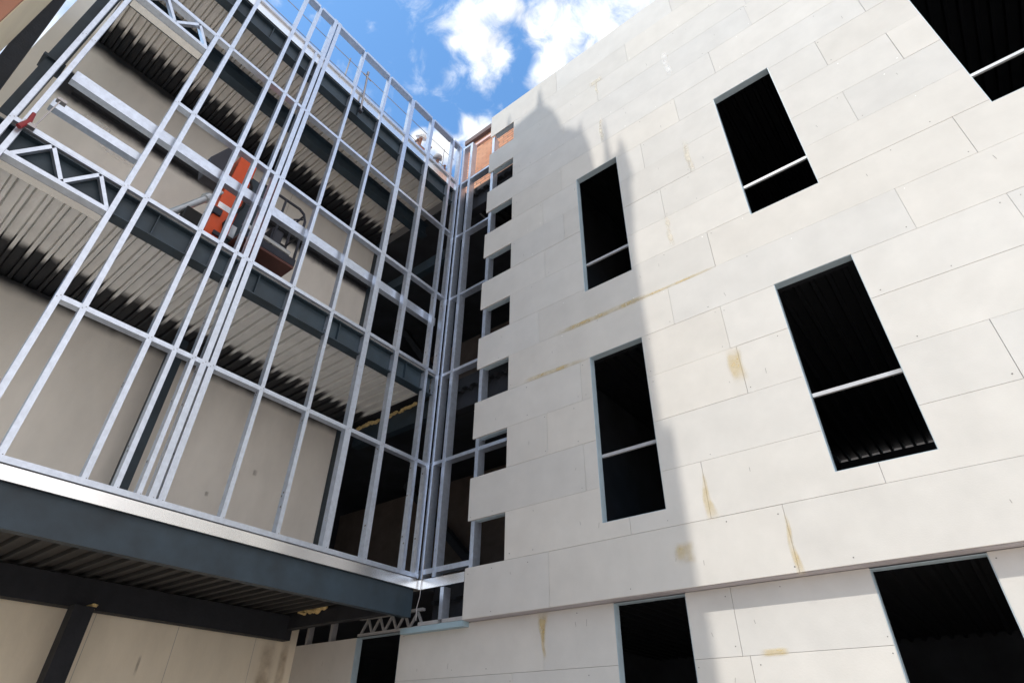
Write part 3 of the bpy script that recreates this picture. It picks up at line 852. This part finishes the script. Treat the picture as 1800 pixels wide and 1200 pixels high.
mb = MB(); mb.tube([(-0.99, -4.05, 9.8), (-0.93, -3.95, 9.5), (-0.93, -3.97, 9.0), (-0.98, -4.12, 8.5), (-0.96, -4.0, 8.1)], 0.022, 8); mb.build('hose', RUBBER, lift, smooth=True)
mb = MB(); mb.box(-1.018, -1.012, -4.30, -4.08, 8.78, 8.9); mb.build('warning_plate', FLASH, lift)
mb = MB(); mb.prism([(-4.72, 9.52), (-4.66, 9.28), (-4.37, 9.26), (-4.37, 10.02), (-4.50, 10.06)], 'x', -1.30, -0.90); mb.build('counterweight', NAVY, lift, bevel=0.015)
mb = MB(); mb.box(-1.36, -1.06, -3.99, -3.66, 8.0, 9.86); mb.build('mast_cover', DARK, lift, bevel=0.02)
mb = MB()
mb.tube([(-1.05, -4.84, 8.16), (-1.05, -4.46, 8.86)], 0.055, 14); mb.tube([(-1.05, -4.47, 8.84), (-1.05, -4.31, 9.12)], 0.038, 14); mb.tube([(-1.05, -4.50, 8.80), (-1.05, -4.45, 8.88)], 0.08, 14)
mb.build('hydraulic_cylinder', CHROME, lift, smooth=False)
mb = MB(); mb.box(-1.15, -0.9, -4.70, -4.42, 8.05, 8.36); mb.build('control_box', RUBBER, lift, bevel=0.01)
bk_ = MB(); bk_.box(-1.25, -0.72, -3.92, -2.92, 8.24, 8.29); basket_floor = bk_.build('platform', REDBROWN, lift, bevel=0.008)
mb = MB()
mb.box(-0.745, -0.72, -3.92, -2.92, 8.295, 8.44); mb.box(-1.25, -1.225, -3.92, -2.92, 8.295, 8.44); mb.box(-1.224, -0.746, -2.945, -2.92, 8.295, 8.44)
mb.build('kick_plate', NAVY, lift)
mb = MB()
def hoop(x):
    return [(x, -3.92, 9.55), (x, -3.12, 9.57), (x, -3.02, 9.52), (x, -2.96, 9.38), (x, -2.95, 8.44)]
mb.tube(hoop(-0.75), 0.024, 8); mb.tube(hoop(-1.22), 0.024, 8)
mb.tube([(-0.75, -3.92, 9.05), (-0.75, -2.97, 9.03)], 0.02, 8); mb.tube([(-1.22, -3.92, 9.05), (-1.22, -2.97, 9.03)], 0.02, 8)
mb.tube([(-1.22, -2.96, 9.05), (-0.75, -2.96, 9.05)], 0.02, 8); mb.tube([(-1.22, -3.0, 9.5), (-0.75, -3.0, 9.5)], 0.02, 8)
for y in (-3.9, -3.4):
    for x in (-0.75, -1.22): mb.tube([(x, y, 8.44), (x, y, 9.56)], 0.022, 8)
mb.tube([(-0.78, -3.2, 9.05), (-0.78, -3.14, 9.3), (-0.78, -3.0, 9.42)], 0.016, 8)
mb.build('guard_rail', NAVY, lift)
mb = MB(); mb.box(-1.1, -0.85, -3.42, -3.2, 8.62, 8.95); mb.build('control_panel', NAVY, lift, bevel=0.02)
mb = MB(); mb.box(-1.25, -1.0, -3.99, -3.90, 8.35, 8.6); mb.tube([(-0.74, -3.92, 8.52), (-0.74, -3.05, 8.50)], 0.04, 10); mb.build('carriage', CHROME, lift)

# ------------------------------------------------------------------ people on the roof
def skinned(name, chain, material, parent):
    """chain: list of (id, parent id, co, radius) grown into one surface with a skin modifier"""
    me = bpy.data.meshes.new(name)
    ids = {c[0]: i for i, c in enumerate(chain)}
    me.from_pydata([c[2] for c in chain], [(ids[c[1]], ids[c[0]]) for c in chain if c[1]], [])
    o = bpy.data.objects.new(name, me); COL.objects.link(o)
    sk = o.modifiers.new('skin', 'SKIN'); sk.use_smooth_shade = True
    for i, c in enumerate(chain):
        sv = me.skin_vertices[0].data[i]; sv.radius = (c[3], c[3]) if not isinstance(c[3], tuple) else c[3]
        sv.use_root = (i == 0)
    sub = o.modifiers.new('sub', 'SUBSURF'); sub.levels = 1; sub.render_levels = 1
    dg = bpy.context.evaluated_depsgraph_get()
    m2 = bpy.data.meshes.new_from_object(o.evaluated_get(dg))
    o.modifiers.clear(); o.data = m2; m2.name = name
    m2.materials.clear(); m2.materials.append(material)
    o.parent = parent
    return o


def person(label, loc, rz, scale, hat, top):
    p = thing('person', label, 'person', loc, 'people on the roof')
    p.rotation_euler = (0, 0, rz); p.scale = (scale,) * 3
    ch = [('pel', None, (0, 0, 0.95), (0.15, 0.11)), ('ches', 'pel', (0, -0.06, 1.28), (0.17, 0.115)), ('neck', 'ches', (0, -0.12, 1.50), 0.06), ('head', 'neck', (0, -0.17, 1.62), (0.078, 0.095)), ('crown', 'head', (0, -0.18, 1.70), (0.06, 0.07)),
          ('nose', 'head', (0, -0.275, 1.63), 0.016)]
    for s, n in ((-1, 'l'), (1, 'r')):
        ch += [('sh' + n, 'ches', (s * 0.19, -0.08, 1.42), 0.062), ('el' + n, 'sh' + n, (s * 0.27, -0.16, 1.16), 0.045), ('wr' + n, 'el' + n, (s * 0.20, -0.38, 1.12), 0.030), ('pa' + n, 'wr' + n, (s * 0.18, -0.46, 1.12), 0.034)]
        for i, (dx, l) in enumerate(((-0.03, 0.07), (-0.01, 0.085), (0.01, 0.08), (0.03, 0.062))):
            ch += [('f%d' % i + n, 'pa' + n, (s * 0.18 + dx, -0.46 - l * 0.6, 1.105), 0.010), ('g%d' % i + n, 'f%d' % i + n, (s * 0.18 + dx, -0.46 - l, 1.075), 0.008)]
        ch += [('th' + n, 'pa' + n, (s * 0.18 - s * 0.055, -0.47, 1.10), 0.011)]
        ch += [('hip' + n, 'pel', (s * 0.10, 0, 0.86), 0.088), ('kn' + n, 'hip' + n, (s * 0.11, -0.04, 0.48), 0.062), ('an' + n, 'kn' + n, (s * 0.11, 0.03, 0.09), 0.042), ('to' + n, 'an' + n, (s * 0.12, -0.15, 0.04), 0.036)]
    b = skinned('body', ch, SKIN, p)
    up = [('a', None, (0, 0, 0.93), (0.165, 0.125)), ('b', 'a', (0, -0.06, 1.28), (0.185, 0.13)), ('c', 'b', (0, -0.10, 1.44), (0.10, 0.08))]
    for s, n in ((-1, 'l'), (1, 'r')):
        up += [('s' + n, 'b', (s * 0.195, -0.08, 1.42), 0.075), ('e' + n, 's' + n, (s * 0.275, -0.16, 1.15), 0.058), ('w' + n, 'e' + n, (s * 0.21, -0.34, 1.12), 0.042)]
    skinned('jacket', up, top, p)
    tr = [('a', None, (0, 0, 0.95), (0.16, 0.12))]
    for s, n in ((-1, 'l'), (1, 'r')):
        tr += [('h' + n, 'a', (s * 0.10, 0, 0.84), 0.10), ('k' + n, 'h' + n, (s * 0.11, -0.04, 0.48), 0.075), ('n' + n, 'k' + n, (s * 0.11, 0.03, 0.11), 0.062)]
    skinned('trousers', tr, TROUSER, p)
    bm = bmesh.new(); bmesh.ops.create_uvsphere(bm, u_segments=20, v_segments=12, radius=0.15, matrix=Matrix.Translation((0, -0.175, 1.68)) @ Matrix.Diagonal((0.92, 1.12, 1.0, 1)))
    bmesh.ops.delete(bm, geom=[v for v in bm.verts if v.co.z < 1.655], context='VERTS')
    bmesh.ops.create_circle(bm, cap_ends=True, segments=24, radius=0.165, matrix=Matrix.Translation((0, -0.195, 1.66)) @ Matrix.Diagonal((0.9, 1.12, 1, 1)))
    bmesh.ops.rotate(bm, cent=(0, -0.16, 1.62), matrix=Matrix.Rotation(R(42), 3, 'X'), verts=bm.verts)
    me = bpy.data.meshes.new('helmet'); bm.to_mesh(me); bm.free(); me.materials.append(hat)
    for q in me.polygons: q.use_smooth = True
    h = bpy.data.objects.new('helmet', me); COL.objects.link(h); h.parent = p
    return p


person('worker in a white helmet and orange jacket standing at the roof edge', (-0.95, -0.72, 12.68), R(75), 1.0, HAT, VEST)
person('worker in a grey cap and pale jacket beyond the corner post', (-0.95, -0.02, 12.68), R(60), 0.92, HATG, SHIRT)

# ------------------------------------------------------------------ small loose things on the frame
cl = thing('bar_clamp', 'dark red bar clamp gripping the left jamb above the lattice header', 'clamp', (0.05, -6.62, 7.3))
mb = MB(); mb.beam((0.05, -6.56, 7.86), (0.05, -6.60, 7.28), 0.022, 0.012); mb.build('bar', STEEL, cl)
mb = MB(); mb.box(0.0, 0.07, -6.60, -6.50, 7.84, 7.88); mb.build('jaw', STEEL, cl)
mb = MB(); mb.box(0.0, 0.07, -6.70, -6.58, 7.26, 7.31); mb.build('jaw', STEEL, cl)
mb = MB(); mb.tube([(0.05, -6.70, 7.18), (0.05, -6.66, 7.33), (0.05, -6.67, 7.46)], [0.03, 0.028, 0.02], 10); mb.build('handle', REDP, cl)
cl = thing('screw_clamp', 'thin grey screw clamp with a cross handle hanging on the roof edge', 'clamp', (0.06, -2.97, 12.7))
mb = MB(); mb.tube([(0.04, -2.92, 12.15), (0.04, -2.985, 13.38)], 0.022, 8); mb.build('bar', STEEL, cl)
mb = MB(); mb.tube([(0.04, -2.87, 13.28), (0.04, -3.08, 13.30)], 0.016, 8); mb.tube([(0.04, -2.985, 13.36), (0.04, -2.985, 13.46)], 0.03, 8); mb.build('handle', STEEL, cl)
mb = MB(); mb.box(0.0, 0.075, -2.95, -2.88, 12.10, 12.16); mb.build('jaw', NAVY, cl)
mb = MB(); mb.tube([(0.10, 0.0, 3.95), (0.09, -0.01, 3.6), (0.10, -0.02, 3.45), (0.07, -0.03, 3.3), (0.08, -0.03, 3.12)], 0.005, 6)
tag(mb.build('hanging_cord', STEEL), 'thin pale cord hanging from the bright flashing at the inner corner', 'cord')

# ------------------------------------------------------------------ neighbours
bt = thing('brick_building', 'sunlit orange brick block with dark coping above the inner corner', 'building', (1, 2, 12.6))
mb = MB(); mb.box(-0.80, 3.2, 1.0, 4.0, 12.67, 15.98); mb.build('wall', BRICK, bt)
mb = MB(); mb.box(-0.90, 3.3, 0.90, 4.1, 15.982, 16.16); mb.build('coping', mat('dark_coping', (0.13, 0.085, 0.08), 0.8), bt)
mb = MB(); mb.box(-0.78, 3.2, 0.955, 0.998, 15.70, 15.80); mb.build('flashing', mat('pink_flashing', (0.72, 0.50, 0.46), 0.7), bt)

nb_ = thing('neighbour_building', 'sand rendered end of a neighbouring building with a terracotta front at the far left', 'building', (0.5, -8.2, 0))
mb = MB(); mb.box(0.0, 1.0, -9.3, -7.235, 0, 15); mb.build('wall', SAND, nb_)
mb = MB(); mb.box(1.001, 1.05, -9.0, -7.24, 0, 14.9); mb.build('front_band', TERRA, nb_)
mb = MB(); mb.box(-0.1, 1.15, -9.4, -7.15, 15.001, 15.2); mb.build('coping', TILE, nb_)

# church across the street behind the viewer: its gable, spire and pinnacles shade the left half of the boards
ch = thing('church', 'stone church with a spire and pinnacles across the street behind the viewer', 'church', (1.5, -16, 0))
YC = -10.0
DZ = -YC * math.tan(SUN_EL)
dx = -YC * math.tan(SUN_AZ) 
def sil(pts): return [(x + dx, z + DZ) for x, z in pts]
mb = MB()
mb.prism(sil([(-1.5, -DZ), (4.18, -DZ), (4.18, 9.0), (4.29, 10.3), (4.29, 10.60), (3.88, 10.45), (3.64, 10.35), (3.58, 11.2), (3.50, 11.6), (3.36, 11.88), (3.20, 12.1), (3.02, 12.24), (2.95, 12.5), (2.90, 12.75), (2.75, 13.2), (2.60, 13.5), (2.26, 13.66), (2.10, 13.62), (1.80, 13.55), (1.60, 13.5), (0.9, 13.2), (0.5, 12.9), (-1.5, 12.6)]), 'y', YC, YC - 0.7)
mb.build('gable', STONE, ch)
mb = MB(); mb.prism(sil([(-1.5, -DZ), (4.31, -DZ), (4.31, 4.42), (-1.5, 4.42)]), 'y', YC + 0.01, YC + 0.35); mb.build('plinth_front', STONE, ch)
mb = MB(); mb.prism(sil([(-1.3, -DZ), (4.1, -DZ), (4.1, 4.0), (1.4, 9.0), (-1.3, 4.0)]), 'y', YC - 0.7, YC - 24); mb.build('nave', STONE, ch)
def cone(name, x, z0, z1, r):
    mb = MB(); mb.tube([(x + dx, YC - 0.35, z0 + DZ), (x + dx, YC - 0.35, z1 + DZ)], [r, 0.02], 12); return mb.build(name, STONE, ch)
cone('spire', 2.43, 13.2, 14.85, 0.23)
for x, z0, z1, r in ((1.52, 13.2, 14.65, 0.16), (3.42, 11.4, 12.65, 0.13), (3.93, 10.0, 12.2, 0.12), (4.21, 10.3, 11.4, 0.15)):
    cone('pinnacle', x, z0, z1, r)
